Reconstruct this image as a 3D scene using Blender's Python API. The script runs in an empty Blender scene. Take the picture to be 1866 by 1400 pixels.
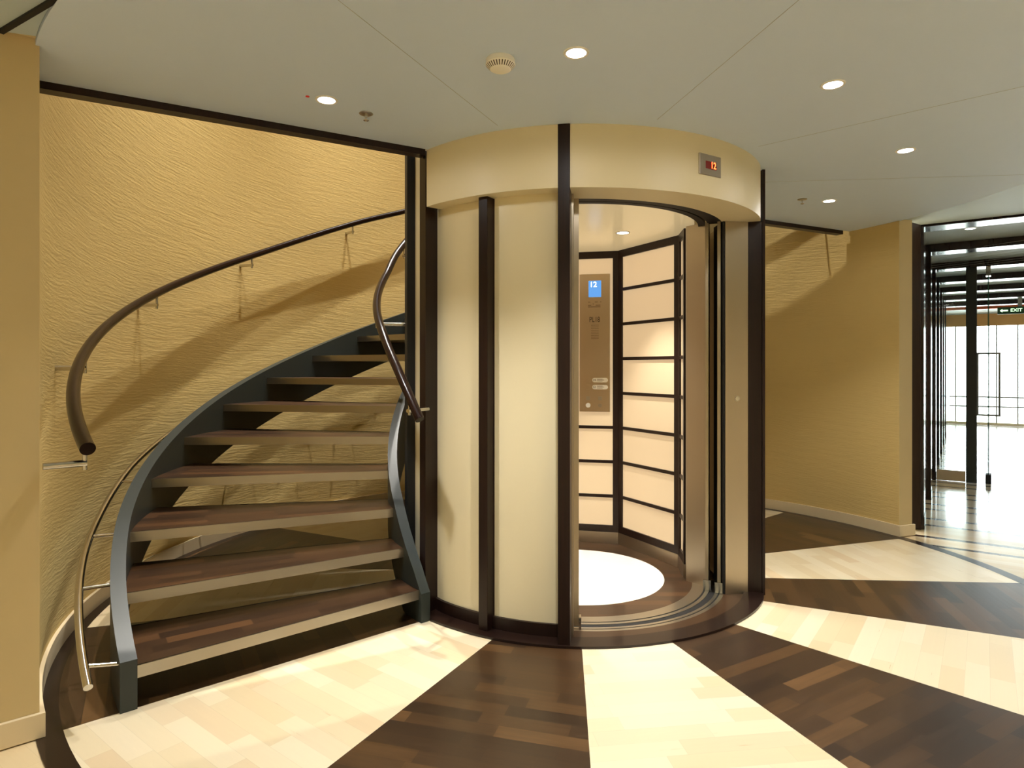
import bpy, math, random
from math import sin, cos, pi, radians as R, sqrt
random.seed(7)
S = bpy.context.scene
C = S.collection

# ------------------------------------------------------------------ camera, world, exposure
cam = bpy.data.cameras.new('camera')
camo = bpy.data.objects.new('camera', cam)
C.objects.link(camo)
camo.location = (-.406, -4.045, 1.3)
camo.rotation_euler = (pi / 2, 0, 0)
cam.sensor_width = 36
cam.lens = 36 * 1172 / 1866
cam.shift_y = -30 / 1866
cam.clip_start = .05
S.camera = camo
S.view_settings.view_transform = 'Standard'
S.view_settings.look = 'None'
S.view_settings.exposure = 0.12
S.view_settings.gamma = 1
S.view_settings.use_curve_mapping = False
S.cycles.use_denoising = True
S.cycles.max_bounces = 10
S.cycles.diffuse_bounces = 6
S.cycles.sample_clamp_indirect = 6
S.cycles.caustics_reflective = False
S.cycles.caustics_refractive = False

W = bpy.data.worlds.new('daylight')
S.world = W
W.use_nodes = True
W.node_tree.nodes['Background'].inputs[0].default_value = (.90, .95, 1.0, 1)
W.node_tree.nodes['Background'].inputs[1].default_value = 10.0

LAMP = (1.0, .98, .95)
HALL_W, SPILL_W, STAIR_W, CAR_W, CORR_W, DISC_E = 118, 6, 980, 112, 45, 14.0

# ------------------------------------------------------------------ frames of reference
CEIL = 2.432
P0 = (2.818, 1.0)
DV = (.574, .819)          # along the corridor
NV = (.819, -.574)         # across the corridor


def sn(s, n, z=0.0):
    return (P0[0] + DV[0] * s + NV[0] * n, P0[1] + DV[1] * s + NV[1] * n, z)


def pol(r, a, z=0.0):
    a = R(a)
    return (r * sin(a), -r * cos(a), z)


def interp(x, xs, ys):
    if x <= xs[0]:
        return ys[0]
    for i in range(1, len(xs)):
        if x <= xs[i]:
            t = (x - xs[i - 1]) / (xs[i] - xs[i - 1])
            return ys[i - 1] + t * (ys[i] - ys[i - 1])
    return ys[-1]


def warp(a):
    a = (a + 180) % 360 - 180
    return interp(a, [-90, -50, -38, -30, -19, -8, 5, 16, 30, 46, 65, 80], [1.0, 1.022, 1.010, 1.006, 1.0, .992, .982, .976, .978, .986, 1.003, 1.0])


# ------------------------------------------------------------------ mesh builder
class MB:
    def __init__(s):
        s.v = []; s.f = []; s.uv = None; s.smooth = False

    def add(s, vs, fs):
        n = len(s.v)
        s.v += [tuple(v) for v in vs]
        s.f += [tuple(i + n for i in f) for f in fs]
        return s

    def prism(s, pts, z0, z1):
        n = len(pts)
        vs = [(p[0], p[1], z0) for p in pts] + [(p[0], p[1], z1) for p in pts]
        fs = [tuple(range(n))[::-1], tuple(range(n, 2 * n))]
        fs += [(i, (i + 1) % n, n + (i + 1) % n, n + i) for i in range(n)]
        return s.add(vs, fs)

    def box(s, c, size, ax=(1, 0, 0), ay=(0, 1, 0), az=(0, 0, 1)):
        vs = []
        for k in (-.5, .5):
            for j in (-.5, .5):
                for i in (-.5, .5):
                    vs.append(tuple(c[q] + i * size[0] * ax[q] + j * size[1] * ay[q] + k * size[2] * az[q] for q in range(3)))
        return s.add(vs, [(0, 2, 3, 1), (4, 5, 7, 6), (0, 1, 5, 4), (2, 6, 7, 3), (0, 4, 6, 2), (1, 3, 7, 5)])

    def rbox(s, r0, r1, a, w, z0, z1):
        """upright box whose depth runs along the radius at angle a"""
        t = (cos(R(a)), sin(R(a)), 0); o = (sin(R(a)), -cos(R(a)), 0); m = (r0 + r1) / 2
        return s.box((o[0] * m, o[1] * m, (z0 + z1) / 2), (w, r1 - r0, z1 - z0), t, o)

    def cbox(s, s0, s1, n0, n1, z0, z1):
        """box in corridor coordinates"""
        c = sn((s0 + s1) / 2, (n0 + n1) / 2, (z0 + z1) / 2)
        return s.box(c, (s1 - s0, n1 - n0, z1 - z0), (DV[0], DV[1], 0), (NV[0], NV[1], 0))

    def arc(s, r0, r1, a0, a1, z0, z1, n=None, w=False, close=False):
        """curved slab; z0 / z1 / r0 / r1 may be functions of the angle"""
        n = n or max(2, int(abs(a1 - a0) / 2.5))
        F = lambda q, a: q(a) if callable(q) else q
        vs = []
        for i in range(n + (0 if close else 1)):
            a = a0 + (a1 - a0) * i / n
            k = warp(a) if w else 1
            for r, z in ((r0, z0), (r1, z0), (r1, z1), (r0, z1)):
                vs.append(pol(F(r, a) * k, a, F(z, a)))
        fs = []
        N = len(vs) // 4
        for i in range(n):
            b, c = 4 * i, 4 * ((i + 1) % N)
            for j in range(4):
                fs.append((b + j, b + (j + 1) % 4, c + (j + 1) % 4, c + j))
        if not close:
            fs += [(3, 2, 1, 0), tuple(4 * n + j for j in range(4))]
        return s.add(vs, fs)

    def tube(s, pts, r, n=14, caps=True):
        s.smooth = True
        rings = []
        up = (0, 0, 1)
        m = len(pts)
        for i, p in enumerate(pts):
            q0 = pts[max(i - 1, 0)]; q1 = pts[min(i + 1, m - 1)]
            t = [q1[k] - q0[k] for k in range(3)]
            L = sqrt(sum(x * x for x in t)); t = [x / L for x in t]
            u = up if abs(t[2]) < .95 else (1, 0, 0)
            b = (t[1] * u[2] - t[2] * u[1], t[2] * u[0] - t[0] * u[2], t[0] * u[1] - t[1] * u[0])
            L = sqrt(sum(x * x for x in b)); b = [x / L for x in b]
            c = (b[1] * t[2] - b[2] * t[1], b[2] * t[0] - b[0] * t[2], b[0] * t[1] - b[1] * t[0])
            rings.append([tuple(p[k] + r * (cos(2 * pi * j / n) * b[k] + sin(2 * pi * j / n) * c[k]) for k in range(3)) for j in range(n)])
        vs = [v for g in rings for v in g]
        fs = [(i * n + j, i * n + (j + 1) % n, (i + 1) * n + (j + 1) % n, (i + 1) * n + j) for i in range(m - 1) for j in range(n)]
        if caps:
            fs += [tuple(range(n))[::-1], tuple((m - 1) * n + j for j in range(n))]
        return s.add(vs, fs)

    def lathe(s, prof, c=(0, 0, 0), n=32):
        s.smooth = True
        vs = []; fs = []
        for r, z in prof:
            for j in range(n):
                vs.append((c[0] + r * cos(2 * pi * j / n), c[1] + r * sin(2 * pi * j / n), c[2] + z))
        for i in range(len(prof) - 1):
            for j in range(n):
                fs.append((i * n + j, i * n + (j + 1) % n, (i + 1) * n + (j + 1) % n, (i + 1) * n + j))
        fs += [tuple(range(n)), tuple((len(prof) - 1) * n + j for j in range(n))[::-1]]
        return s.add(vs, fs)


ORG = {}


def obj(name, mb, mat, parent=None, label=None, org=None, bevel=0, smooth=None, recalc=True):
    o0 = ORG[parent.name] if parent else (org or (0, 0, 0))
    me = bpy.data.meshes.new(name)
    me.from_pydata([tuple(v[k] - o0[k] for k in range(3)) for v in mb.v], [], mb.f)
    if recalc:
        import bmesh
        bm = bmesh.new(); bm.from_mesh(me)
        bmesh.ops.recalc_face_normals(bm, faces=bm.faces)
        bm.to_mesh(me); bm.free()
    if mb.uv:
        L = me.uv_layers.new(name='UVMap')
        for p in me.polygons:
            for li in p.loop_indices:
                L.data[li].uv = mb.uv(me.vertices[me.loops[li].vertex_index].co + __import__('mathutils').Vector(o0), p)
    sm = mb.smooth if smooth is None else smooth
    mats = mat if isinstance(mat, (list, tuple)) else [mat]
    for m in mats:
        me.materials.append(m)
    o = bpy.data.objects.new(name, me)
    C.objects.link(o)
    if sm:
        for p in me.polygons:
            p.use_smooth = True
        try:
            me.set_sharp_from_angle(angle=R(35))
        except Exception:
            pass
    if bevel:
        b = o.modifiers.new('bevel', 'BEVEL'); b.width = bevel; b.segments = 2; b.limit_method = 'ANGLE'; b.angle_limit = R(40)
    if parent:
        o.parent = parent
    else:
        o.location = o0
    ORG[o.name] = o0
    if label:
        o['label'] = label
    return o


def thing(name, label, cat, loc=(0, 0, 0), group=None):
    o = bpy.data.objects.new(name, None)
    o.empty_display_size = .1
    C.objects.link(o)
    o.location = loc
    ORG[o.name] = tuple(loc)
    return tag(o, label, cat, group)


def tag(o, label, cat, group=None):
    o['label'] = label; o['category'] = cat
    if group:
        o['group'] = group
    return o


def struct(name, mb, mat, **k):
    o = obj(name, mb, mat, **k)
    o['kind'] = 'structure'
    return o


def dup(root, loc, label):
    r = root.copy(); C.objects.link(r); r.location = loc; r['label'] = label
    for ch in list(root.children):
        c = ch.copy(); C.objects.link(c); c.parent = r
        for g in ch.children:
            d = g.copy(); C.objects.link(d); d.parent = c
    return r


def text(name, body, size, mat, loc, xdir, parent, align='CENTER', bold=0.0, sx=1.0):
    """flat lettering standing upright; xdir = reading direction on the plan"""
    cu = bpy.data.curves.new(name, 'FONT')
    cu.body = body; cu.size = size; cu.align_x = align; cu.align_y = 'CENTER'
    cu.extrude = .0004; cu.offset = bold
    cu.materials.append(mat)
    tmp = bpy.data.objects.new(name, cu)
    C.objects.link(tmp)
    bpy.context.view_layer.update()
    me = bpy.data.meshes.new_from_object(tmp.evaluated_get(bpy.context.evaluated_depsgraph_get()))
    bpy.data.objects.remove(tmp)
    o = bpy.data.objects.new(name, me)
    C.objects.link(o)
    o0 = ORG[parent.name]
    o.location = tuple(loc[k] - o0[k] for k in range(3))
    o.rotation_euler = (pi / 2, 0, math.atan2(xdir[1], xdir[0]))
    o.scale = (sx, 1, 1)
    o.parent = parent
    return o


# ------------------------------------------------------------------ materials
def lin(c):
    return tuple((x / 255 / 12.92) if x / 255 <= .04045 else ((x / 255 + .055) / 1.055) ** 2.4 for x in c[:3]) + (1,)


class NT:
    def __init__(s, name):
        s.m = bpy.data.materials.new(name); s.m.use_nodes = True
        s.t = s.m.node_tree; s.p = s.t.nodes['Principled BSDF']

    def n(s, typ, **kw):
        o = s.t.nodes.new(typ)
        for k, v in kw.items():
            setattr(o, k, v)
        return o

    def put(s, sock, v):
        if hasattr(v, 'is_output') or hasattr(v, 'links'):
            s.t.links.new(v, sock)
        else:
            sock.default_value = v

    def math(s, op, a, b=0.0, c=None):
        o = s.n('ShaderNodeMath', operation=op)
        s.put(o.inputs[0], a); s.put(o.inputs[1], b)
        if c is not None:
            s.put(o.inputs[2], c)
        return o.outputs[0]

    def mix(s, fac, a, b, typ='MIX'):
        o = s.n('ShaderNodeMix', data_type='RGBA', blend_type=typ)
        s.put(o.inputs[0], fac); s.put(o.inputs[6], a); s.put(o.inputs[7], b)
        return o.outputs[2]

    def xyz(s, x, y, z=0.0):
        o = s.n('ShaderNodeCombineXYZ')
        s.put(o.inputs[0], x); s.put(o.inputs[1], y); s.put(o.inputs[2], z)
        return o.outputs[0]

    def noise(s, vec, scale, detail=3, rough=.5):
        o = s.n('ShaderNodeTexNoise')
        s.put(o.inputs['Vector'], vec); o.inputs['Scale'].default_value = scale
        o.inputs['Detail'].default_value = detail; o.inputs['Roughness'].default_value = rough
        return o.outputs[0]

    def ramp(s, fac, stops, interp='LINEAR'):
        o = s.n('ShaderNodeValToRGB')
        o.color_ramp.interpolation = interp
        e = o.color_ramp.elements
        while len(e) < len(stops):
            e.new(.5)
        for i, (p, c) in enumerate(stops):
            e[i].position = p; e[i].color = c
        s.put(o.inputs[0], fac)
        return o.outputs[0]

    def bump(s, h, strength, dist=.01):
        o = s.n('ShaderNodeBump')
        s.put(o.inputs['Height'], h); o.inputs['Strength'].default_value = strength; o.inputs['Distance'].default_value = dist
        s.t.links.new(o.outputs[0], s.p.inputs['Normal'])

    def base(s, c, rough=.5, metal=0.0, coat=0.0, spec=.5):
        s.put(s.p.inputs['Base Color'], c)
        s.put(s.p.inputs['Roughness'], rough)
        s.p.inputs['Metallic'].default_value = metal
        s.p.inputs['Coat Weight'].default_value = coat
        s.p.inputs['Coat Roughness'].default_value = .08
        s.p.inputs['Specular IOR Level'].default_value = spec
        return s

    def obco(s):
        return s.n('ShaderNodeTexCoord').outputs['Object']

    def uvs(s):
        o = s.n('ShaderNodeSeparateXYZ')
        s.t.links.new(s.n('ShaderNodeTexCoord').outputs['UV'], o.inputs[0])
        return o.outputs[0], o.outputs[1]


def plain(name, c, rough=.5, metal=0.0, coat=0.0, var=.06, scale=6, spec=.5):
    q = NT(name)
    f = q.noise(q.obco(), scale, 3)
    c1 = tuple(x * (1 - var) for x in lin(c)[:3]) + (1,)
    c2 = tuple(min(1, x * (1 + var)) for x in lin(c)[:3]) + (1,)
    q.base(q.mix(f, c1, c2), rough, metal, coat, spec)
    return q.m


def emit(name, c, e):
    q = NT(name)
    q.base((0, 0, 0, 1), .4)
    q.p.inputs['Emission Color'].default_value = c
    q.p.inputs['Emission Strength'].default_value = e
    return q.m


def wood(name, c, rough=.35, coat=0.0, stretch=(90, 90, 3)):
    q = NT(name)
    mp = q.n('ShaderNodeMapping'); mp.inputs['Scale'].default_value = stretch
    q.t.links.new(q.obco(), mp.inputs[0])
    f = q.noise(mp.outputs[0], 1.0, 4, .6)
    l = lin(c)
    col = q.ramp(f, [(.3, tuple(x * .72 for x in l[:3]) + (1,)), (.7, tuple(x * 1.3 for x in l[:3]) + (1,))])
    q.base(col, rough, 0, coat, .3)
    return q.m


def steel(name, c=(190, 180, 165), rough=.3, stretch=(4, 4, 250), bump=.012):
    q = NT(name)
    mp = q.n('ShaderNodeMapping'); mp.inputs['Scale'].default_value = stretch
    q.t.links.new(q.obco(), mp.inputs[0])
    f = q.noise(mp.outputs[0], 1.0, 2)
    q.base(lin(c), q.math('MULTIPLY_ADD', f, .08, rough - .04), 1.0)
    if bump:
        q.bump(f, bump, .002)
    return q.m


def planks(name, stops, L, Wd, rough, grain, gap, stripe=None, coat=.25):
    q = NT(name)
    u, v = q.uvs()
    rv = q.math('DIVIDE', v, Wd)
    row = q.math('FLOOR', rv)
    wn = q.n('ShaderNodeTexWhiteNoise', noise_dimensions='1D')
    q.put(wn.inputs['W'], row)
    uu = q.math('ADD', q.math('DIVIDE', u, L), q.math('MULTIPLY', wn.outputs[0], 7.3))
    idx = q.math('FLOOR', uu)
    w2 = q.n('ShaderNodeTexWhiteNoise', noise_dimensions='2D')
    q.put(w2.inputs['Vector'], q.xyz(row, idx))
    col = q.ramp(w2.outputs[0], [(p, lin(c)) for p, c in stops])
    g = q.noise(q.xyz(q.math('MULTIPLY_ADD', u, 4.0, q.math('MULTIPLY', row, 3.7)), q.math('MULTIPLY', v, 70.0), q.math('MULTIPLY', idx, 5.1)), 1.0, 4, .6)
    k = q.math('MULTIPLY_ADD', g, grain, 1 - grain / 2)
    col = q.mix(1.0, col, q.xyz(k, k, k), 'MULTIPLY')
    gv = q.math('LESS_THAN', q.math('FRACT', rv), .012 / Wd * .1)
    gu = q.math('LESS_THAN', q.math('FRACT', uu), .0012 / L)
    gg = q.math('MULTIPLY', q.math('MAXIMUM', gv, gu), gap)
    col = q.mix(gg, col, tuple(x * .45 for x in lin(stops[0][1])[:3]) + (1,))
    if stripe:
        col = q.mix(stripe(q, v), col, lin((48, 30, 22)))
    q.base(col, q.math('MULTIPLY_ADD', g, .12, rough - .06), 0, coat)
    return q.m


def stripe_fn(q, v):
    f = q.math('FRACT', q.math('DIVIDE', q.math('ADD', v, 7.18 - .33), .718))
    a = q.math('LESS_THAN', q.math('ABSOLUTE', q.math('SUBTRACT', f, .03)), .045)
    b = q.math('LESS_THAN', q.math('ABSOLUTE', q.math('SUBTRACT', f, .42)), .045)
    lim = q.math('GREATER_THAN', v, -.7)
    return q.math('MULTIPLY', q.math('MAXIMUM', a, b), lim)


def stucco(name, c, strength):
    q = NT(name)
    u, v = q.uvs()
    wob = q.noise(q.xyz(u, v, 0.0), 1.6, 2)
    vv = q.math('ADD', q.math('ADD', v, q.math('MULTIPLY', u, .05)), q.math('MULTIPLY', wob, .07))
    n1 = q.noise(q.xyz(q.math('MULTIPLY', u, 9.0), q.math('MULTIPLY', vv, 95.0), 0.0), 1.0, 5, .62)
    n2 = q.noise(q.xyz(q.math('MULTIPLY', u, 3.0), q.math('MULTIPLY', vv, 30.0), 3.0), 1.0, 3, .5)
    h = q.math('ADD', n1, q.math('MULTIPLY', n2, .7))
    big = q.noise(q.xyz(u, v, 7.0), 1.3, 3)
    l = lin(c)
    col = q.mix(big, tuple(x * .95 for x in l[:3]) + (1,), tuple(min(1, x * 1.04) for x in l[:3]) + (1,))
    q.base(col, .8, 0, 0, .25)
    q.bump(h, strength, .02)
    return q.m


M = {}
M['stucco'] = stucco('stucco_yellow', (213, 187, 125), .24)
M['paint'] = plain('wall_paint', (205, 184, 138), .7, var=.03, spec=.3)
M['white_wall'] = plain('hall_paint', (228, 214, 178), .7, var=.03)
M['ceiling'] = plain('ceiling_paint', (208, 224, 246), .55, var=.015)
M['ceil_plank'] = plain('ceiling_strip', (186, 201, 206), .5, var=.015)
M['seam'] = plain('ceiling_seam', (160, 164, 160), .8, var=.02)
M['cream'] = plain('cream_lacquer', (230, 218, 182), .33, var=.02, spec=.5)
M['fascia'] = plain('cream_fascia', (228, 215, 178), .45, var=.02)
M['dark'] = wood('dark_wenge', (33, 19, 14), .36)
M['dark_h'] = wood('dark_wenge_beam', (36, 22, 19), .2, coat=.3, stretch=(40, 40, 2))
M['black'] = plain('black_gap', (8, 8, 8), .6)
M['rail'] = plain('rail_wood', (30, 16, 11), .24, coat=.08, spec=.2)
M['grey'] = plain('grey_paint', (44, 50, 48), .42, var=.04, spec=.4)
M['steel'] = steel('brushed_steel')
M['steel_v'] = steel('brushed_steel_upright', (184, 172, 152), .34, (120, 120, 1.5), 0)
M['steel_d'] = steel('sill_steel', (196, 190, 176), .3, bump=0)
M['nosing'] = plain('nosing_steel', (170, 163, 150), .29, 1.0, var=.02)
M['chrome'] = plain('polished_steel', (205, 200, 190), .16, 1.0, var=.02)
M['plate'] = steel('button_plate_steel', (206, 188, 160), .3, (3, 3, 220))
M['base'] = plain('skirting_paint', (222, 204, 168), .5, var=.03)
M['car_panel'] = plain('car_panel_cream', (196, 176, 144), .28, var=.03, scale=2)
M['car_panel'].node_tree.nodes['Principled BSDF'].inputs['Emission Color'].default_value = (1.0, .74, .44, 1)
M['car_panel'].node_tree.nodes['Principled BSDF'].inputs['Emission Strength'].default_value = .42  # panel glow added, bounced light alone leaves the car too dim
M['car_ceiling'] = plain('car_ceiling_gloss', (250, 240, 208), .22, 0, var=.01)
M['car_ceiling'].node_tree.nodes['Principled BSDF'].inputs['Emission Color'].default_value = (1.0, .80, .46, 1)   # added glow that brightens the plain gloss car ceiling
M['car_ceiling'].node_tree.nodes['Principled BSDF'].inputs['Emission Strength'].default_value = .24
M['white_disc'] = plain('white_floor_disc', (248, 242, 226), .35, var=.01)
M['plastic'] = plain('white_plastic', (246, 243, 232), .45, var=.02)
M['white'] = plain('white_enamel', (240, 238, 230), .4, var=.01)
M['print'] = plain('dark_print', (66, 54, 40), .6)
M['etch'] = plain('etched_print', (128, 106, 78), .6)
M['red_dot'] = plain('red_sticker', (214, 50, 50), .5)
M['led_back'] = emit('led_window', (.10, .004, .002, 1), 1.0)
M['led'] = emit('led_digits', (1.0, .13, .03, 1), 5.0)
M['screen'] = emit('blue_screen', (.12, .36, .80, 1), 1.0)
M['screen_txt'] = emit('screen_digits', (1, 1, 1, 1), 2.0)
M['lens'] = emit('lamp_lens', (1.0, .96, .88, 1), DISC_E)
M['exit'] = plain('exit_green', (30, 70, 40), .5)
M['exit_lit'] = emit('exit_lit', (.65, 1.0, .6, 1), 1.6)
M['orange'] = plain('orange_beam', (206, 96, 48), .45)  # one even orange tone over the whole beam
M['tan'] = plain('tan_header', (196, 150, 90), .5)
M['frame'] = plain('window_frame_alu', (150, 148, 140), .4)
M['gloss_panel'] = plain('glossy_wall_panel', (84, 80, 76), .08, var=.01, coat=1.0)
M['pl_dark'] = planks('parquet_dark', [(0.0, (44, 29, 17)), (.35, (56, 38, 22)), (.75, (70, 48, 27)), (.92, (78, 54, 30)), (1.0, (96, 68, 39))], .34, .072, .34, .85, .5, coat=.08)
M['pl_light'] = planks('parquet_light', [(0.0, (218, 198, 160)), (.3, (226, 210, 176)), (.7, (232, 218, 188)), (1.0, (216, 192, 154))], .42, .085, .30, .07, .25)
M['pl_tread'] = planks('parquet_tread', [(0.0, (44, 29, 18)), (.5, (58, 39, 24)), (.9, (72, 48, 29)), (1.0, (84, 57, 34))], .34, .066, .32, .5, .4, coat=.1)
M['pl_hall'] = planks('parquet_hall', [(0.0, (212, 188, 146)), (.5, (222, 202, 164)), (1.0, (216, 192, 150))], .5, .09, .2, .06, .2, stripe=stripe_fn, coat=.5)
M['pl_left'] = planks('parquet_left', [(0.0, (212, 188, 146)), (.5, (222, 202, 164)), (1.0, (216, 192, 150))], .5, .3, .3, .06, .3)
M['ring'] = plain('floor_ring_wenge', (34, 21, 16), .3, var=.1, coat=.2, spec=.3)


def glass_mat(name, tint=(.93, .97, .95, 1)):
    q = NT(name)
    q.t.nodes.remove(q.p)
    tr = q.n('ShaderNodeBsdfTransparent'); tr.inputs[0].default_value = tint
    gl = q.n('ShaderNodeBsdfGlossy'); gl.inputs['Roughness'].default_value = .02
    fr = q.n('ShaderNodeFresnel'); fr.inputs[0].default_value = 1.45
    ms = q.n('ShaderNodeMixShader')
    q.t.links.new(fr.outputs[0], ms.inputs[0]); q.t.links.new(tr.outputs[0], ms.inputs[1]); q.t.links.new(gl.outputs[0], ms.inputs[2])
    q.t.links.new(ms.outputs[0], q.t.nodes['Material Output'].inputs[0])
    return q.m


M['glass'] = glass_mat('clear_glass')
M['glass_edge'] = plain('green_glass_edge', (40, 92, 76), .2)


def detector_mat():
    q = NT('detector_cover')
    o = q.n('ShaderNodeSeparateXYZ'); q.t.links.new(q.obco(), o.inputs[0])
    x, y, z = o.outputs[0], o.outputs[1], o.outputs[2]
    ang = q.math('ARCTAN2', y, x)
    f = q.math('FRACT', q.math('MULTIPLY', ang, 30 / (2 * pi)))
    slot = q.math('LESS_THAN', f, .42)
    band = q.math('MULTIPLY', q.math('LESS_THAN', z, -.024), q.math('GREATER_THAN', z, -.0375))
    q.base(q.mix(q.math('MULTIPLY', slot, band), lin((246, 242, 228)), lin((70, 55, 35))), .45)
    return q.m


M['detector'] = detector_mat()

# ------------------------------------------------------------------ spot lamps and window portals
def spot(name, loc, watt, cone, blend, colr=LAMP, rad=.035, parent=None):
    l = bpy.data.lights.new(name, 'SPOT')
    l.energy = watt; l.spot_size = R(cone); l.spot_blend = blend; l.color = colr; l.shadow_soft_size = rad
    o = bpy.data.objects.new(name, l)
    C.objects.link(o)
    o.location = loc
    return o


def portal(s0, s1, n0, n1, z0, z1):
    l = bpy.data.lights.new('window_portal', 'AREA')
    l.shape = 'RECTANGLE'
    l.cycles.is_portal = True
    o = bpy.data.objects.new('window_portal', l)
    C.objects.link(o)
    o.location = sn((s0 + s1) / 2, (n0 + n1) / 2, (z0 + z1) / 2)
    l.size_y = z1 - z0
    if s0 == s1:      # end wall, facing back down the corridor
        l.size = n1 - n0
        o.rotation_euler = (pi / 2, 0, math.atan2(-DV[1], -DV[0]) + pi / 2)
    else:             # side wall, facing the corridor
        l.size = s1 - s0
        o.rotation_euler = (pi / 2, 0, math.atan2(-NV[1], -NV[0]) + pi / 2)
    return o


END_S, SIDE_N = 12.0, 4.5
portal(END_S - .02, END_S - .02, .05, SIDE_N - .1, .06, 2.2)
portal(2.0, 11.5, SIDE_N - .02, SIDE_N - .02, .8, 2.2)

# ================================================================== SETTING
# ---- floor of the rotunda: sixteen sectors of parquet
BND = [-49.2, -27.2, -4.4, 19.3, 42.5, 64.8, 86.4, 108.3, 130.3]
while len(BND) < 17:
    BND.append(BND[8] + (360 - 49.2 - 130.3) * (len(BND) - 8) / 8)
mb = MB()
secid = []
verts_r = [.88 + (2.665 - .88) * i / 6 for i in range(7)]
for i in range(16):
    a0, a1 = BND[i], BND[i + 1]
    n = 8
    vs = []; fs = []
    for j in range(n + 1):
        a = a0 + (a1 - a0) * j / n
        for r in verts_r:
            vs.append(pol(r, a, 0))
    for j in range(n):
        for k in range(6):
            fs.append((j * 7 + k, j * 7 + k + 1, (j + 1) * 7 + k + 1, (j + 1) * 7 + k))
            secid.append(i)
    mb.add(vs, fs)


def sector_uv(co, p):
    i = secid[p.index]
    m = R((BND[i] + BND[i + 1]) / 2)
    return (co.x * cos(m) + co.y * sin(m) + 10 + i * 3.3, co.x * sin(m) - co.y * cos(m) + i * .031)


mb.uv = sector_uv
floor = struct('floor', mb, [M['pl_light'], M['pl_dark']], recalc=False)
for p in floor.data.polygons:
    p.material_index = secid[p.index] % 2
    if p.normal.z < 0:
        p.flip()
for p in floor.data.polygons:
    p.material_index = secid[p.index] % 2

# dark ring that closes the pattern, floor of the hall round it
struct('floor_ring', MB().arc(2.662, 2.742, 0, 360, -.012, .0004, 180, close=True), M['ring'])
mb = MB()
mb.add([(-7, -10, -.004), (16, -10, -.004), (16, 14, -.004), (-7, 14, -.004)], [(0, 1, 2, 3)])
mb.uv = lambda co, p: ((co.x - P0[0]) * NV[0] + (co.y - P0[1]) * NV[1], (co.x - P0[0]) * DV[0] + (co.y - P0[1]) * DV[1])
struct('floor_hall', mb, M['pl_hall'])

# ---- curved stucco wall round the stair, its two ends, skirting
WR = 2.73
UP = 7.0
A_L, A_R = -49.3, -360 + 109.4      # going round the back of the lift


def wall_uv(co, p):
    a = math.atan2(co.x, -co.y)
    if a > R(40):
        a -= 2 * pi
    return (-a * WR, co.z)


mb = MB().arc(WR, WR + .135, A_L, A_R, 0, UP, 150)
mb.uv = wall_uv
wb = struct('wall_back', mb, [M['stucco'], M['paint']], smooth=False)
for p in wb.data.polygons:
    r = sqrt(p.center.x ** 2 + p.center.y ** 2)
    nr = (p.normal.x * p.center.x + p.normal.y * p.center.y) / max(r, .01)
    p.material_index = 0 if nr < -.7 else 1
    p.use_smooth = True
wb.data.set_sharp_from_angle(angle=R(35))
# the storey above: the drum wall closes in front, over the ceiling
struct('wall_front_upper', MB().arc(WR, WR + .135, A_L + .1, 109.3, CEIL + .02, UP, 60), M['paint'])
struct('ceiling_upper', MB().arc(.0, WR + .135, 0, 360, UP, UP + .05, 72, close=True), M['ceiling'])
struct('baseboard_back', MB().arc(WR - .016, WR - .0005, A_L, A_R, .0006, .085, 150), M['base'])
struct('baseboard_left', MB().rbox(WR - .016, WR + .15, A_L + .18, .016, .0006, .087), M['base'], bevel=.002)
struct('baseboard_right', MB().rbox(WR - .016, WR + .15, 109.22, .016, .0006, .085), M['base'], bevel=.002)
# hall walls that shut the building
pc = pol(WR + .135, A_L)
struct('wall_left', MB().prism([(pc[0] + .001, pc[1] + .002), (-6.2, pc[1] + .002), (-6.2, pc[1] + .15), (pc[0] - .09, pc[1] + .15)], 0, 2.8), M['paint'])
struct('wall_left_side', MB().box((-6.1, -5.6, 1.4), (.15, 7.6, 2.8)), M['white_wall'])
struct('wall_behind', MB().box((-2.2, -9.3, 1.4), (8.2, .15, 2.8)), M['white_wall'])

# ---- ceilings
edgeL = [(-2.40, -1.585), (-.853, -.712)]
edgeR = [(1.523, .869), (2.42, 1.315)]
aL = math.degrees(math.atan2(edgeL[0][0], -edgeL[0][1]))
aR = math.degrees(math.atan2(edgeR[1][0], -edgeR[1][1]))
pts = []
for i in range(91):
    a = aL + (aR - aL) * i / 90
    pts.append(pol(2.742, a)[:2])
pts += [edgeR[0], (.75, .45), (-.45, -.35), edgeL[1]]
struct('ceiling', MB().prism(pts, CEIL, CEIL + .35), M['ceiling'])
big = []
for i in range(61):
    a = aL + (aR - aL) * i / 60
    big.append(pol(2.744, a)[:2])
# ceiling of the hall round the drum
q0 = pol(WR + .13, A_L); q1 = pol(WR + .13, 109.4)
hall = [pol(2.744, A_L + 1 + (109.4 - A_L - 1) * i / 80)[:2] for i in range(81)]
hall += [sn(.12, -.02)[:2], sn(.12, 4.7)[:2], sn(-12, 4.7)[:2], (-6.2, -9.4), (-6.2, q0[1] + .1), (q0[0], q0[1])]
struct('ceiling_hall', MB().prism(hall[::-1], CEIL + .012, CEIL + .2), M['ceil_plank'])
# joints between the ceiling panels
for i, a in enumerate((-24.5, 13.0, 48.6, 84.0)):
    struct('trim_%d' % (i + 4), MB().rbox(1.14, 2.735, a, .0018, CEIL - .0006, CEIL + .001), M['seam'])
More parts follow.
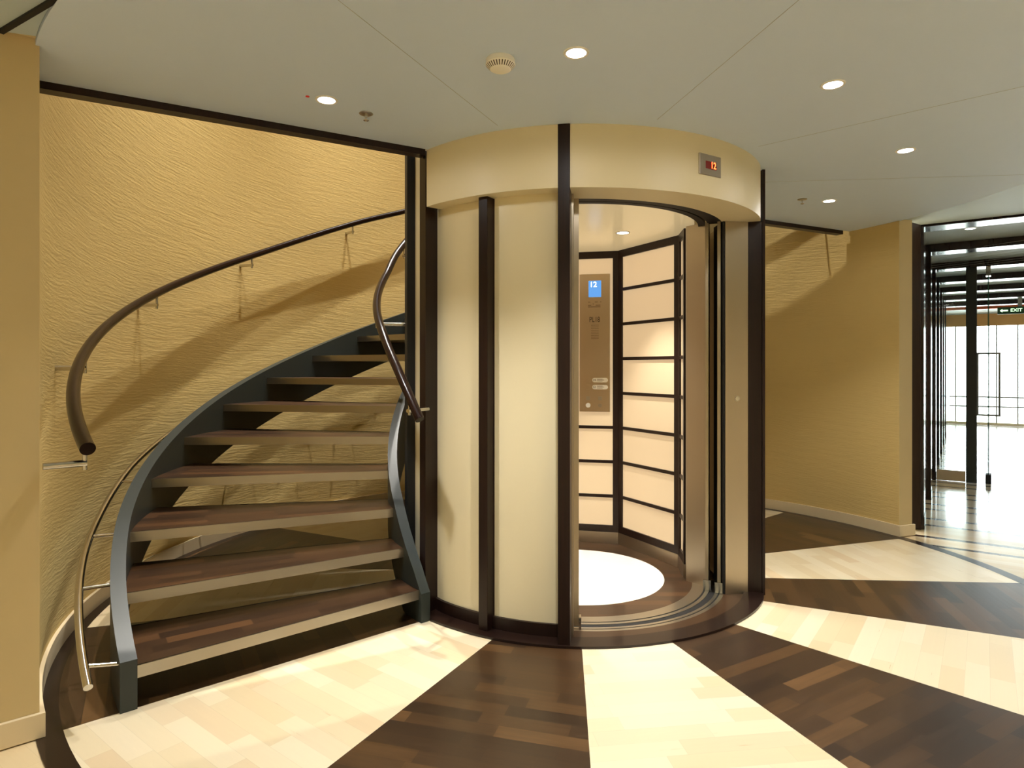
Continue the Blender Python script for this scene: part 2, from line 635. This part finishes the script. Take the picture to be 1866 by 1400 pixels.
# joints between the ceiling strips of the hall
sx, sy = (.886, .463), (-.463, .886)
k = 0
for u in [4.52 + .155 * i for i in range(0, 9)]:
    c0 = (sx[0] * u + sy[0] * -1.1, sx[1] * u + sy[1] * -1.1)
    struct('trim_%d' % (10 + k), MB().box((c0[0], c0[1], CEIL + .0118), (.006, 6.4, .0012), (sx[0], sx[1], 0), (sy[0], sy[1], 0)), M['seam'])
    k += 1
p0, p1 = (-2.143, -1.861), (-1.0, -2.545)
dx, dy = p1[0] - p0[0], p1[1] - p0[1]; L = sqrt(dx * dx + dy * dy)
struct('trim_3', MB().box(((p0[0] + p1[0]) / 2 - .0, (p0[1] + p1[1]) / 2, CEIL + .008), (L, .018, .01), (dx / L, dy / L, 0), (-dy / L, dx / L, 0)), M['black'])


# dark edging of the stairwell opening
def edge_beam(name, a, b):
    dx, dy = b[0] - a[0], b[1] - a[1]; L = sqrt(dx * dx + dy * dy)
    ux, uy = dx / L, dy / L
    c = ((a[0] + b[0]) / 2 - uy * .03, (a[1] + b[1]) / 2 + ux * .03)
    return struct(name, MB().box((c[0], c[1], CEIL + .10), (L, .06, .26), (ux, uy, 0), (-uy, ux, 0)), M['dark'])


edge_beam('trim_1', edgeL[0], (edgeL[1][0] - .002, edgeL[1][1]))
edge_beam('trim_2', edgeR[0], (2.33, 1.27))

# ================================================================== LIFT ENCLOSURE
HB = 2.137
lift = thing('elevator_enclosure', 'cylindrical cream elevator tower with dark wood posts and open doorway', 'elevator', (0, 0, 0))
obj('fascia', MB().arc(.87, 1.077, -50.6, 70, HB, CEIL, 70, w=True), M['fascia'], lift, 'curved cream band over the doorway', smooth=True)
for a0, a1 in ((-53.5, -33.2), (-29.8, -10.4)):
    obj('wall_panel', MB().arc(.955, .985, a0, a1, .05, HB + .01, 16, w=True), M['cream'], lift, smooth=True)
obj('wall_panel', MB().arc(1.0, 1.03, -59.0, -68.5, .0, CEIL + .3, 8), M['cream'], lift, 'narrow cream panel beside the stair', smooth=True)
obj('shaft_wall', MB().arc(.985, 1.025, 74, 360 - 71, .0, UP - .01, 80), M['fascia'], lift, 'plain curved back of the shaft', smooth=True)
obj('plinth', MB().arc(.985, 1.094, -57, 80, .0002, .012, 70, w=True), M['ring'], lift, 'dark curved plinth ring on the floor', smooth=True)
obj('base_rail', MB().arc(.958, 1.0, -53.5, -33, .012, .072, 14, w=True), M['dark'], lift, smooth=True)
obj('base_rail', MB().arc(.958, 1.0, -30, -10.3, .012, .072, 14, w=True), M['dark'], lift, smooth=True)
obj('mullion', MB().rbox(.97, 1.05, -31.5, .052, .01, HB), M['dark'], lift, bevel=.002)
obj('post', MB().rbox(.95, 1.075, -8.85, .056, .0, CEIL), M['dark'], lift, 'tall dark post left of the doorway', bevel=.002)
obj('post', MB().prism([pol(1.1, -54.4)[:2], pol(1.1, -51.2)[:2], pol(.985, -53.8)[:2], pol(.985, -58.5)[:2]], 0, CEIL), M['dark'], lift, 'skewed dark post beside the stair')
obj('post', MB().rbox(.98, 1.075, -70.5, .075, 0, CEIL + .3), M['black'], lift, 'black post at the stair side')
obj('post', MB().prism([(.951, -.352), (1.026, -.364), (1.026, -.2), (.951, -.2)], .0, HB), M['dark'], lift, 'dark post right of the doorway', bevel=.002)
obj('edge_trim', MB().prism([(1.024, -.372), (1.040, -.372), (1.040, -.25), (1.024, -.25)], .0, CEIL), M['dark'], lift)
obj('jamb', MB().prism([(.812, -.372), (.9505, -.352), (.9505, -.20), (.84, -.20)], .0, HB), M['steel_v'], lift, 'wide brushed steel jamb', bevel=.002)
obj('back_stop', MB().prism([(.80, -.365), (.8115, -.366), (.8115, -.2), (.80, -.2)], .0, HB), M['black'], lift)
obj('head_track', MB().arc(.79, .872, -9, 70, HB + .004, HB + .02, 50, w=False), M['black'], lift, 'dark door track under the head', smooth=True)
obj('head_track', MB().arc(.735, .775, -9, 78, HB + .006, HB + .03, 50, w=False), M['black'], lift, smooth=True)
# sill
sill = obj('sill', MB().arc(.700, .768, -12, 82, -.01, .0035, 60), M['steel_d'], lift, 'curved metal threshold', smooth=True)
obj('rail_strip', MB().arc(.778, .799, -12, 78, -.01, .003, 60), M['steel_d'], sill, smooth=True)
obj('rail_strip', MB().arc(.835, .853, -12, 74, -.01, .003, 60), M['steel_d'], sill, smooth=True)
obj('rail_strip', MB().arc(.862, .884, -12, 70, -.01, .0035, 60), M['steel_d'], sill, smooth=True)
obj('groove', MB().arc(.70, .884, -12, 82, -.015, .0006, 60), M['black'], sill, smooth=True)
obj('threshold_floor', MB().arc(.884, .986, -12, 75, -.01, .0035, 60), M['pl_tread'], lift, smooth=True)
# sliding leaves parked at the right, leading edge of the left one
d1 = obj('door_leaf', MB().arc(.779, .797, 67.6, 118, .02, HB + .01, 24), M['steel_v'], lift, smooth=True)
obj('shoe', MB().rbox(.768, .812, 67.0, .012, .006, .066), M['chrome'], d1)
d2 = obj('door_leaf', MB().arc(.848, .866, 66.2, 112, .02, HB + .01, 24), M['steel_v'], lift, smooth=True)
obj('shoe', MB().rbox(.835, .878, 65.6, .012, .006, .066), M['chrome'], d2)
d3 = obj('door_leaf', MB().arc(.838, .868, -5.0, -48, .02, HB + .01, 24), M['steel_v'], lift, smooth=True)
obj('shoe', MB().rbox(.832, .876, -4.6, .012, .006, .066), M['chrome'], d3)
obj('jamb', MB().arc(.875, .955, -6.6, -12, .0, HB, 4), M['steel_v'], lift, 'slim brushed steel jamb behind the tall post', smooth=True)
obj('back_wall', MB().arc(.905, .915, 74, 130, 0, HB, 16), M['black'], lift, 'dark void beside the parked leaves', smooth=True)

# ================================================================== LIFT CAR
car = thing('elevator_car', 'elevator car with cream panels with added glow in dark frames and a white disc on its floor', 'elevator car', (0, 0, 0))
poly = [(.640, -.16), (.674, .133), (.376, .687), (.044, .762), (-.43, .63), (-.70, .23), (-.70, -.24), (-.50, -.56)]
CARZ = 2.16
cfl = []
for i in range(37):
    a = -40 + (82 + 40) * i / 36
    cfl.append(pol(.699, a)[:2])
cfl = cfl + [(.66, .0)] + [poly[1], poly[2], poly[3], poly[4], poly[5], poly[6]]
fl = MB().prism(cfl, -.012, .002)
fl.uv = lambda co, p: (co.x, co.y)
obj('car_floor', fl, M['pl_tread'], car)
obj('floor_disc', MB().lathe([(.537, .0015), (.537, .0032)], n=96), M['white_disc'], car, 'round white disc in the floor', smooth=False)
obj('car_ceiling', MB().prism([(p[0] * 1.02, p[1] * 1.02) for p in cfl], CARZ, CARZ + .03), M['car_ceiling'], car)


def car_side(A, B, t=.03, plate=False, bars=True):
    ux, uy = B[0] - A[0], B[1] - A[1]; L = sqrt(ux * ux + uy * uy); ux /= L; uy /= L
    ox, oy = uy, -ux                         # outward / inward sign fixed below
    m = ((A[0] + B[0]) / 2, (A[1] + B[1]) / 2)
    if ox * m[0] + oy * m[1] < 0:
        ox, oy = -ox, -oy
    P = lambda u, w: (A[0] + ux * u + ox * w, A[1] + uy * u + oy * w)

    def bx(u0, u1, w0, w1, z0, z1):
        c = P((u0 + u1) / 2, (w0 + w1) / 2)
        return MB().box((c[0], c[1], (z0 + z1) / 2), (u1 - u0, w1 - w0, z1 - z0), (ux, uy, 0), (ox, oy, 0))
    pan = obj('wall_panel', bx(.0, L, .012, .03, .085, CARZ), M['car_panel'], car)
    fr = bx(0, .04, 0, .012, .085, CARZ)
    obj('stile', fr, M['dark'], pan)
    obj('stile', bx(L - .04, L, 0, .012, .085, CARZ), M['dark'], pan)
    obj('rail', bx(.04, L - .04, 0, .012, CARZ - .052, CARZ), M['dark'], pan)
    obj('rail', bx(.04, L - .04, 0, .012, .085, .135), M['dark'], pan)
    if bars:
        for i in range(7):
            z = 1.872 - .2535 * i
            if plate and z > .9:
                continue
            obj('rail', bx(.04, L - .04, .001, .012, z - .011, z + .011), M['dark'], pan)
    obj('skirting', bx(-.002, L + .002, -.004, .03, .002, .085), M['steel'], car)
    return P, (ux, uy), (ox, oy), pan


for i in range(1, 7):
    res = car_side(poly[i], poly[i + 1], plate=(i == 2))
    if i == 2:
        PP, PU, PO, PPAN = res
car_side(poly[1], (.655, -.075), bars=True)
obj('return_panel', MB().prism([(.652, -.136), (.748, -.240), (.772, -.215), (.70, -.08), (.668, -.085)], .002, CARZ - .002), M['steel_v'], car, 'reflective steel return panel by the parked doors')
obj('return_panel', MB().arc(.75, .772, -8, -52, .002, CARZ - .002, 14), M['steel_v'], car)

# control panel
cp = obj('control_panel', MB(), M['plate'], car, 'brushed steel button panel') if False else None


def cpbox(u0, u1, z0, z1, d0=.0, d1=.006):
    """on the plate: u from the right-hand corner, d = distance towards the passengers"""
    c = PP((u0 + u1) / 2, -(d0 + d1) / 2)
    return MB().box((c[0], c[1], (z0 + z1) / 2), (u1 - u0, d1 - d0, z1 - z0), (PU[0], PU[1], 0), (PO[0], PO[1], 0))


cp = obj('control_panel', cpbox(.061, .285, .972, 1.993, -.012, .004), M['plate'], car, 'brushed steel button panel', bevel=.001)
# reading direction seen from inside runs from large u to small u
XD = (-PU[0], -PU[1])
scr = obj('screen', cpbox(.125, .218, 1.822, 1.944, .004, .0055), M['screen'], cp, 'lit blue screen')


def cptext(name, body, size, mat, u, z, **k):
    c = PP(u, -.0062)
    return text(name, body, size, mat, (c[0], c[1], z), XD, cp, **k)


cptext('digits', '12', .055, M['screen_txt'], .183, 1.914, bold=.0008)
cptext('lettering', 'PL18', .056, M['print'], .173, 1.654, sx=.72)
for zz, us in ((1.786, ((.205, .222), (.150, .172), (.124, .132))), (1.771, ((.178, .188),)), (1.762, ((.13, .165), (.198, .222))), (1.750, ((.13, .222),))):
    for (u0, u1) in us:
        obj('engraving', cpbox(u0, u1, zz - .003, zz + .003, .004, .0045), M['etch'], cp)
for i in range(9):
    obj('speaker_slot', cpbox(.143, .200, 1.512 + .0125 * i, 1.515 + .0125 * i, .004, .0045), M['etch'], cp)


def pill(u0, u1, z0, z1):
    r = (z1 - z0) / 2; zc = (z0 + z1) / 2
    ring = []
    for i in range(11):
        a = -pi / 2 + pi * i / 10
        ring.append((u1 - r + r * cos(a), zc + r * sin(a)))
    for i in range(11):
        a = pi / 2 + pi * i / 10
        ring.append((u0 + r + r * cos(a), zc + r * sin(a)))
    vs = []
    for d in (.004, .0058):
        for u, z in ring:
            c = PP(u, -d); vs.append((c[0], c[1], z))
    n = len(ring)
    return MB().add(vs, [tuple(range(n)), tuple(range(n, 2 * n))] + [(i, (i + 1) % n, n + (i + 1) % n, n + i) for i in range(n)])


for zc, n_ in ((1.207, '14'), (1.155, '12')):
    pl = obj('name_plate', pill(.075, .191, zc - .0165, zc + .0165), M['plastic'], cp, 'cream oval deck label')
    t = cptext('number', n_, .022, M['print'], .176, zc)
    for j in range(3):
        obj('text_line', cpbox(.115 - .012 * (j == 1), .155, zc + .006 - .007 * j, zc + .009 - .007 * j, .0058, .0062), M['etch'], pl)


def round_btn(u, z, mat, r=.017, square=False):
    c = PP(u, -.004)
    if square:
        return obj('button', cpbox(u - r, u + r, z - r, z + r, .004, .007), mat, cp, bevel=.001)
    o2 = PP(u, -.010)
    m_ = MB().tube([(c[0], c[1], z), (o2[0], o2[1], z)], r, 20)
    return obj('button', m_, mat, cp)


for z in (1.206, 1.155):
    round_btn(.221, z, M['plate'], .016, True)
round_btn(.221, 1.072, M['steel_d'], .014, True)
round_btn(.133, 1.072, M['steel_d'], .014, True)
round_btn(.221, 1.020, M['white'], .0175)
round_btn(.133, 1.020, M['steel'], .014)

# ================================================================== FLOOR INDICATOR AND CALL BUTTON
a = 32.4
fi = thing('floor_indicator', 'square steel floor indicator with red digits on the cream fascia', 'indicator', pol(1.05, a, 2.29))
obj('plate', MB().rbox(1.045, 1.0585, a, .153, 2.240, 2.342), M['steel'], fi, bevel=.002)
ds = obj('display', MB().rbox(1.058, 1.0592, a + .2, .077, 2.272, 2.309), M['led_back'], fi, 'dark red display window')
tx = pol(1.0600, a + 1.05, 2.2905)
text('digits', '12', .046, M['led'], tx, (cos(R(a)), sin(R(a))), fi, bold=.0006, sx=.85)
jd = (.1385, .020); jl = sqrt(jd[0] ** 2 + jd[1] ** 2); jd = (jd[0] / jl, jd[1] / jl)
jc = (.812 + .0715, -.372 + .0103)
cb = thing('call_button', 'small call button set in the brushed steel jamb right of the doorway', 'button', (jc[0], jc[1], 1.12))
jo = (jd[1], -jd[0])
obj('push_disc', MB().tube([(jc[0], jc[1], 1.122), (jc[0] + jo[0] * .006, jc[1] + jo[1] * .006, 1.122)], .013, 22), M['chrome'], cb)
obj('collar', MB().tube([(jc[0], jc[1], 1.122), (jc[0] + jo[0] * .003, jc[1] + jo[1] * .003, 1.122)], .017, 22), M['steel_d'], cb)

# ================================================================== STAIRCASE
NA = [49, 57.3, 66, 77, 88.2, 99.3, 110.6, 122, 133]
NH = [.163 + .1765 * i for i in range(9)]
for i in range(9, 19):
    NA.append(NA[-1] + 11.3); NH.append(NH[-1] + .1765)


def nose(a):                       # a negative, going up round the left
    a = -a
    if a < 49:
        return NH[0] - (49 - a) * .0205
    return interp(a, NA, NH)


st = thing('spiral_staircase', 'open-riser curved staircase with dark wood treads and grey steel stringers beside the elevator', 'staircase', pol(1.8, -52))
RI, RO = 1.166, 2.43
for k in range(len(NA)):
    a0 = -NA[k]; h = NH[k]
    dep = (NA[k + 1] - NA[k] if k + 1 < len(NA) else 11.3) + 2.4
    t = MB().arc(RI, RO, a0 - .28, a0 - dep, h - .046, h, 6)
    mid = R(a0 - dep / 2)
    t.uv = lambda co, p, mid=mid, k=k: (co.x * sin(mid) - co.y * cos(mid) + k * 1.7, co.x * cos(mid) + co.y * sin(mid) + k * .37)
    tr = obj('tread', t, M['pl_tread'], st)
    m_ = (RI + RO) / 2
    tt = (cos(R(a0)), sin(R(a0)), 0); oo = (sin(R(a0)), -cos(R(a0)), 0)
    obj('nosing', MB().box((oo[0] * m_ + tt[0] * -.0035, oo[1] * m_ + tt[1] * -.0035, h - .0235), (.007, RO - RI, .047), tt, oo), M['nosing'], tr)
    ab = a0 - dep
    tt = (cos(R(ab)), sin(R(ab)), 0); oo = (sin(R(ab)), -cos(R(ab)), 0)
    obj('back_strip', MB().box((oo[0] * m_ - tt[0] * .003, oo[1] * m_ - tt[1] * .003, h - .0225), (.005, RO - RI, .047), tt, oo), M['grey'], tr)
AE = -NA[-1] - 6
ztop = lambda a: nose(a) + interp(-a, [48.5, 52, 62], [.028, .045, .058])
zbot = lambda a: max(.0006, nose(a) - .336)
obj('stringer', MB().arc(RO, RO + .058, -48.9, AE, zbot, ztop, 150), M['grey'], st, 'outer curved grey steel stringer', smooth=True)
zt2 = lambda a: nose(a) + interp(-a, [48, 52, 62], [.006, .035, .05])
obj('stringer', MB().arc(1.112, RI, -48.0, AE, zbot, zt2, 150), M['grey'], st, 'inner curved grey steel stringer', smooth=True)
# stainless guard rail outside the outer stringer
GA = [47.6, 56, 63, 70.5, 81.4, 94.4, 104.3]
GH = [.158, .345, .455, .555, .738, .917, 1.08]
gh = lambda a: interp(-a, GA, GH) if a > -104.3 else nose(a) - .045
path = []
for i in range(160):
    a = -47.6 + (-NA[-1] + 47.6) * i / 159
    z = (gh(a - 1.5) + gh(a) + gh(a + 1.5)) / 3 if a < -49.2 else gh(a)
    path.append(pol(2.597, a, z))
gr = obj('guard_rail', MB().tube(path, .0155, 14), M['chrome'], st, 'thin stainless guard rail')
for k in range(len(NA)):
    a = -NA[k] - (.6 if k == 0 else .8)
    z = gh(a)
    zz = min(max(z, zbot(a) + .02), ztop(a) - .03)
    obj('stub', MB().tube([pol(2.597, a, z), pol(RO + .056, a, zz)], .008, 10), M['chrome'], gr)


# ---- handrails
def catm(xs, ys, x):
    n = len(xs)
    i = 0
    while i < n - 2 and x > xs[i + 1]:
        i += 1
    t = (x - xs[i]) / (xs[i + 1] - xs[i])
    def sl(j):
        if j == 0: return (ys[1] - ys[0]) / (xs[1] - xs[0])
        if j == n - 1: return (ys[-1] - ys[-2]) / (xs[-1] - xs[-2])
        return (ys[j + 1] - ys[j - 1]) / (xs[j + 1] - xs[j - 1])
    d = xs[i + 1] - xs[i]
    a, b, m0, m1 = ys[i], ys[i + 1], sl(i) * d, sl(i + 1) * d
    return (2 * t ** 3 - 3 * t * t + 1) * a + (t ** 3 - 2 * t * t + t) * m0 + (-2 * t ** 3 + 3 * t * t) * b + (t ** 3 - t * t) * m1


HA = [45.5, 54, 60, 71, 89, 111.5, 135.7, 146, 200, 250]
HH = [1.02, 1.16, 1.262, 1.45, 1.762, 2.168, 2.635, 2.805, 3.68, 4.46]
hr = thing('handrail', 'dark wooden handrail on steel brackets along the curved stucco wall', 'handrail', pol(2.615, -45.5))
RHR = 2.615
path = [pol(RHR, -45.5 - i * (215 - 45.5) / 140, catm(HA, HH, 45.5 + i * (215 - 45.5) / 140)) for i in range(141)]
obj('rail', MB().tube(path, .0245, 18), M['rail'], hr)
for a in (46.6, 66.3, 89, 111.6, 134.6, 157, 180, 203):
    z = catm(HA, HH, a)
    br = obj('bracket', MB().tube([pol(RHR, -a, z - .02), pol(RHR, -a, z - .096)], .008, 12), M['chrome'], hr)
    obj('arm', MB().tube([pol(RHR - .006, -a, z - .072), pol(WR + .004, -a, z - .072)], .0118, 12), M['chrome'], br)

IA = [44.3, 48.8, 55.5, 66, 79, 96.5, 105.7, 140, 200]
IH = [1.043, 1.165, 1.318, 1.505, 1.675, 1.91, 2.085, 2.65, 3.6]
ih = thing('handrail', 'curved dark handrail at the inner side of the stair beside the elevator', 'handrail', pol(1.23, -44.3))
path = [pol(1.23, -44.3 - i * (200 - 44.3) / 140, catm(IA, IH, 44.3 + i * (200 - 44.3) / 140)) for i in range(141)]
obj('rail', MB().tube(path, .0235, 18), M['rail'], ih)
for a, ao in ((48.6, 1.075), (75.5, 1.06), (110, 1.02), (145, 1.02), (180, 1.02)):
    z = catm(IA, IH, a)
    br = obj('bracket', MB().tube([pol(1.23, -a, z - .02), pol(1.23, -a, z - .10)], .0068, 12), M['chrome'], ih)
    zz = z - .078
    obj('arm', MB().tube([pol(1.238, -a, zz), pol(ao, -a - (3.5 if a < 60 else 0), zz)], .011, 12), M['chrome'], br)

# ================================================================== CEILING FITTINGS
dl = thing('downlight', 'round recessed downlight above the tall post, nearest the camera', 'light', (-.175, -1.734, CEIL), 'round downlights in the ceiling')
o_ = (-.175, -1.734, CEIL)
ORG['dl'] = o_
obj('rim', MB().lathe([(.036, .004), (.036, -.003), (.045, -.003), (.047, .0), (.047, .004)], o_, 36), M['white'], dl)
obj('lens', MB().lathe([(.0362, .001), (.0362, -.0022)], o_, 36), M['lens'], dl)
HL = [(-.175, -1.734), (.877, -1.474), (1.644, -.695), (1.746, .319), (-1.19, -1.326)]
names = [None, 'round recessed downlight at the upper right, right of the floor indicator', 'round recessed downlight over the right-hand floor, second from the corridor',
         'small far downlight beside the sprinkler, near the right stucco wall', 'round recessed downlight beside the red dot, over the staircase side']
for i in range(1, 5):
    dup(dl, (HL[i][0], HL[i][1], CEIL), names[i])
for i, (x, y) in enumerate(HL):
    spot('downlight_beam', (x, y, CEIL - .012), HALL_W * (1, .92, .72, .72, .9)[i], 98, .8)
    spot('downlight_spill', (x, y, CEIL - .012), SPILL_W, 176, .3)
c_ = sn(.884, .309)
cd = dup(dl, (c_[0], c_[1], 2.51), 'round downlight between the first two corridor beams')
cl = dup(dl, (.30, .052, CARZ), 'round downlight in the glossy ceiling of the elevator car')
spot('car_beam', (.30, .052, CARZ - .012), CAR_W, 72, .6, (1, .95, .86))
spot('car_beam', (-.27, -.05, CARZ - .012), CAR_W, 72, .6, (1, .95, .86))
dup(dl, (-.27, -.05, CARZ), 'round downlight at the left side of the elevator car ceiling')
spot('corridor_beam', (c_[0], c_[1], 2.49), CORR_W, 110, .6)

c = pol(1.743, -14.9, CEIL)
sd = thing('smoke_detector', 'round cream smoke detector with slotted cover on the ceiling', 'smoke detector', c)
obj('base_ring', MB().lathe([(.050, .002), (.053, -.003), (.053, -.016), (.051, -.018)], c, 40), M['plastic'], sd)
obj('cover', MB().lathe([(.054, -.016), (.055, -.02), (.052, -.025), (.040, -.037), (.032, -.041), (.0, -.042)], c, 60), M['detector'], sd)


def sprinkler(c, label):
    t = thing('sprinkler', label, 'sprinkler', c, 'ceiling sprinklers')
    obj('cover_plate', MB().lathe([(.030, .001), (.031, -.002), (.026, -.005), (.014, -.006)], c, 30), M['steel_d'], t)
    obj('nozzle', MB().lathe([(.006, -.004), (.006, -.018), (.004, -.02), (.0045, -.034), (.002, -.036)], c, 16), M['chrome'], t)
    obj('deflector', MB().lathe([(.011, -.029), (.012, -.0305), (.011, -.032)], c, 18), M['chrome'], t)


sprinkler((-1.056, -1.18, CEIL), 'steel ceiling sprinkler close to the stairwell edge')
sprinkler((1.545, .277, CEIL), 'steel ceiling sprinkler beside the small far downlight at the right')
tag(obj('indicator_dot', MB().lathe([(.008, .001), (.008, -.002), (.006, -.003)], (-1.259, -1.362, CEIL), 18), M['red_dot'], org=(-1.259, -1.362, CEIL)), 'tiny red dot on the ceiling left of a downlight', 'marker')

# stairwell lamps on the storey above (they wash down the stucco)
for a in (-77.8, -113.8, -149.8, -185.8, -221.8):
    q = pol(1.76, a)
    spot('stairwell_beam', (q[0], q[1], UP - .02), STAIR_W, 50, .8, (1, .95, .86), .03)

# unseen hall spots over and behind the camera, several added to raise ambient
for (x, y) in ((-3.2, -3.2), (-2.6, -5.4), (0, -6.2), (2.0, -5.2), (3.7, -2.7), (2.9, -4.0), (-4.4, -5), (-1.6, -7.8), (.6, -8.2), (-4, -7.6)):
    spot('hall_fill_beam', (x, y, CEIL - .002), HALL_W * .75, 140, .75)

# ================================================================== CORRIDOR
SK = [.15 + 1.385 * k for k in range(7)]
BZ = 2.43
struct('ceiling_corridor', MB().cbox(.12, END_S + .2, -.3, SIDE_N + .3, 2.51, 2.56), M['ceil_plank'])
struct('wall_right', MB().cbox(.2, END_S, -.2, -.03, 0, 2.56), M['gloss_panel'])
struct('wall_right_rear', MB().cbox(.12, .2, -.12, -.02, 0, 2.56), M['dark'])
ordn = ['first', 'second', 'third', 'fourth', 'fifth', 'sixth', 'seventh']
for k, s in enumerate(SK):
    b = sn(s, 0)
    t = thing('portal_frame', '%s dark wood beam-and-post frame counted from the mouth of the corridor' % ordn[k], 'frame', b, 'dark wood frames along the corridor')
    obj('beam', MB().cbox(s, s + .235, -.10, SIDE_N - .05, BZ, 2.508), M['dark_h'], t)
    obj('post', MB().cbox(s, s + .235, -.14 if k == 0 else -.10, .0, 0, BZ), M['dark_h'], t)
    obj('post', MB().cbox(s, s + .235, SIDE_N - .12, SIDE_N - .02, 0, BZ), M['dark_h'], t)
    obj('base_block', MB().cbox(s - .004, s + .239, -.09, .004, .0, .10), M['dark_h'], t)

# glass screen with door
gp = thing('glass_side_panel', 'fixed clear glass panel with steel kick plate left of the corridor column', 'glass panel', sn(2.97, .14))
obj('pane', MB().cbox(2.965, 2.977, .005, .282, .12, BZ), M['glass'], gp)
obj('kick_plate', MB().cbox(2.955, 2.987, .005, .282, .0, .12), M['steel'], gp, 'brushed steel kick plate')
tag(obj('square_column', MB().cbox(2.92, 3.02, .284, .386, 0, BZ), M['grey'], org=sn(2.97, .335), bevel=.004), 'dark grey square column under the third corridor beam', 'column')
gd = thing('glass_door', 'open frameless glass door seen edge-on with rectangular pull handle', 'door', sn(2.98, .49))


def dcoord(t, off, z):      # along the open leaf
    return sn(2.98 + t, .49 + t * .035 + off, z)


def dbox(t0, t1, o0, o1, z0, z1):
    c = dcoord((t0 + t1) / 2, (o0 + o1) / 2, (z0 + z1) / 2)
    e = (DV[0] + NV[0] * .035, DV[1] + NV[1] * .035, 0); g = (NV[0] - DV[0] * .035, NV[1] - DV[1] * .035, 0)
    return MB().box(c, (t1 - t0, o1 - o0, z1 - z0), e, g)


obj('pane', dbox(.004, .90, -.005, .005, .03, BZ - .04), M['glass'], gd)
obj('edge', dbox(0, .004, -.005, .005, .03, BZ - .04), M['glass_edge'], gd, 'green polished glass edge')
obj('top_fitting', dbox(-.01, .12, -.022, .022, BZ - .10, BZ - .002), M['chrome'], gd)
obj('floor_pivot', dbox(-.02, .14, -.026, .026, .0, .10), M['black'], gd, 'black floor pivot')
h = MB()
for q0, q1 in (((-.10, .75), (-.10, 1.47)), ((.10, .75), (.10, 1.47)), ((-.11, .76), (.11, .76)), ((-.11, 1.46), (.11, 1.46))):
    h.tube([dcoord(.1, q0[0], q0[1]), dcoord(.1, q1[0], q1[1])], .011, 10)
obj('pull_handle', h, M['frame'], gd, 'rectangular loop handle')

# exit sign, orange beam, header of the end window
es = thing('exit_sign', 'green illuminated exit sign hanging under a far corridor beam', 'sign', sn(7.9, 1.05, 2.20))
obj('case', MB().cbox(7.88, 7.93, .745, 1.36, 2.215, 2.335), M['exit'], es)
obj('hanger', MB().cbox(7.90, 7.91, 1.02, 1.08, 2.335, 2.508), M['frame'], es)
aw = MB()
c0 = sn(7.878, 0, 2.275)
ap = [(.775, 0), (.812, .032), (.812, .013), (.888, .013), (.888, -.013), (.812, -.013), (.812, -.032)]
vs = [sn(7.8785, n_, 2.275 + z_) for n_, z_ in ap] + [sn(7.881, n_, 2.275 + z_) for n_, z_ in ap]
aw.add(vs, [tuple(range(7))[::-1], tuple(range(7, 14))] + [(i, (i + 1) % 7, 7 + (i + 1) % 7, 7 + i) for i in range(7)])
obj('arrow', aw, M['exit_lit'], es, 'lit arrow')
text('lettering', 'EXIT', .078, M['exit_lit'], sn(7.878, 1.0, 2.275), NV, es, bold=.001)
tag(obj('orange_beam', MB().cbox(8.98, 9.06, -.07, SIDE_N, 2.40, 2.508), M['orange'], org=sn(9, 0, 2.4)), 'orange beam at the far end of the corridor', 'beam')

# end window
EW = END_S
struct('wall_end', MB().cbox(EW, EW + .1, -.1, SIDE_N + .2, 0, .06), M['white_wall'])
struct('wall_end_header', MB().cbox(EW, EW + .1, -.1, SIDE_N + .2, 2.24, 2.56), M['tan'])
w1 = struct('window_1', MB().cbox(EW + .02, EW + .028, .0, SIDE_N, .06, 2.24), M['glass'])
w1o = w1
for k in range(0, 12):
    n_ = .123 + .375 * k
    o = obj('window_mullion', MB().cbox(EW - .01, EW + .05, n_ - .012, n_ + .012, .06, 2.24), M['frame'], w1)
for z in (.405, .62):
    obj('window_rail', MB().cbox(EW - .012, EW + .052, .0, SIDE_N, z, z + .03), M['frame'], w1)
# window wall on the right of the corridor
struct('wall_corridor_side', MB().cbox(-9.5, 2.0, SIDE_N, SIDE_N + .12, 0, 2.8), M['white_wall'])
struct('wall_corridor_sill', MB().cbox(2.0, END_S + .1, SIDE_N, SIDE_N + .12, 0, .8), M['white_wall'])
struct('wall_corridor_head', MB().cbox(2.0, END_S + .1, SIDE_N, SIDE_N + .12, 2.2, 2.8), M['white_wall'])
w2 = struct('window_2', MB().cbox(2.0, END_S, SIDE_N + .05, SIDE_N + .058, .8, 2.2), M['glass'])
for k in range(8):
    s_ = 2.0 + 1.4 * k
    obj('window_mullion', MB().cbox(s_, s_ + .05, SIDE_N + .02, SIDE_N + .09, .8, 2.2), M['frame'], w2)
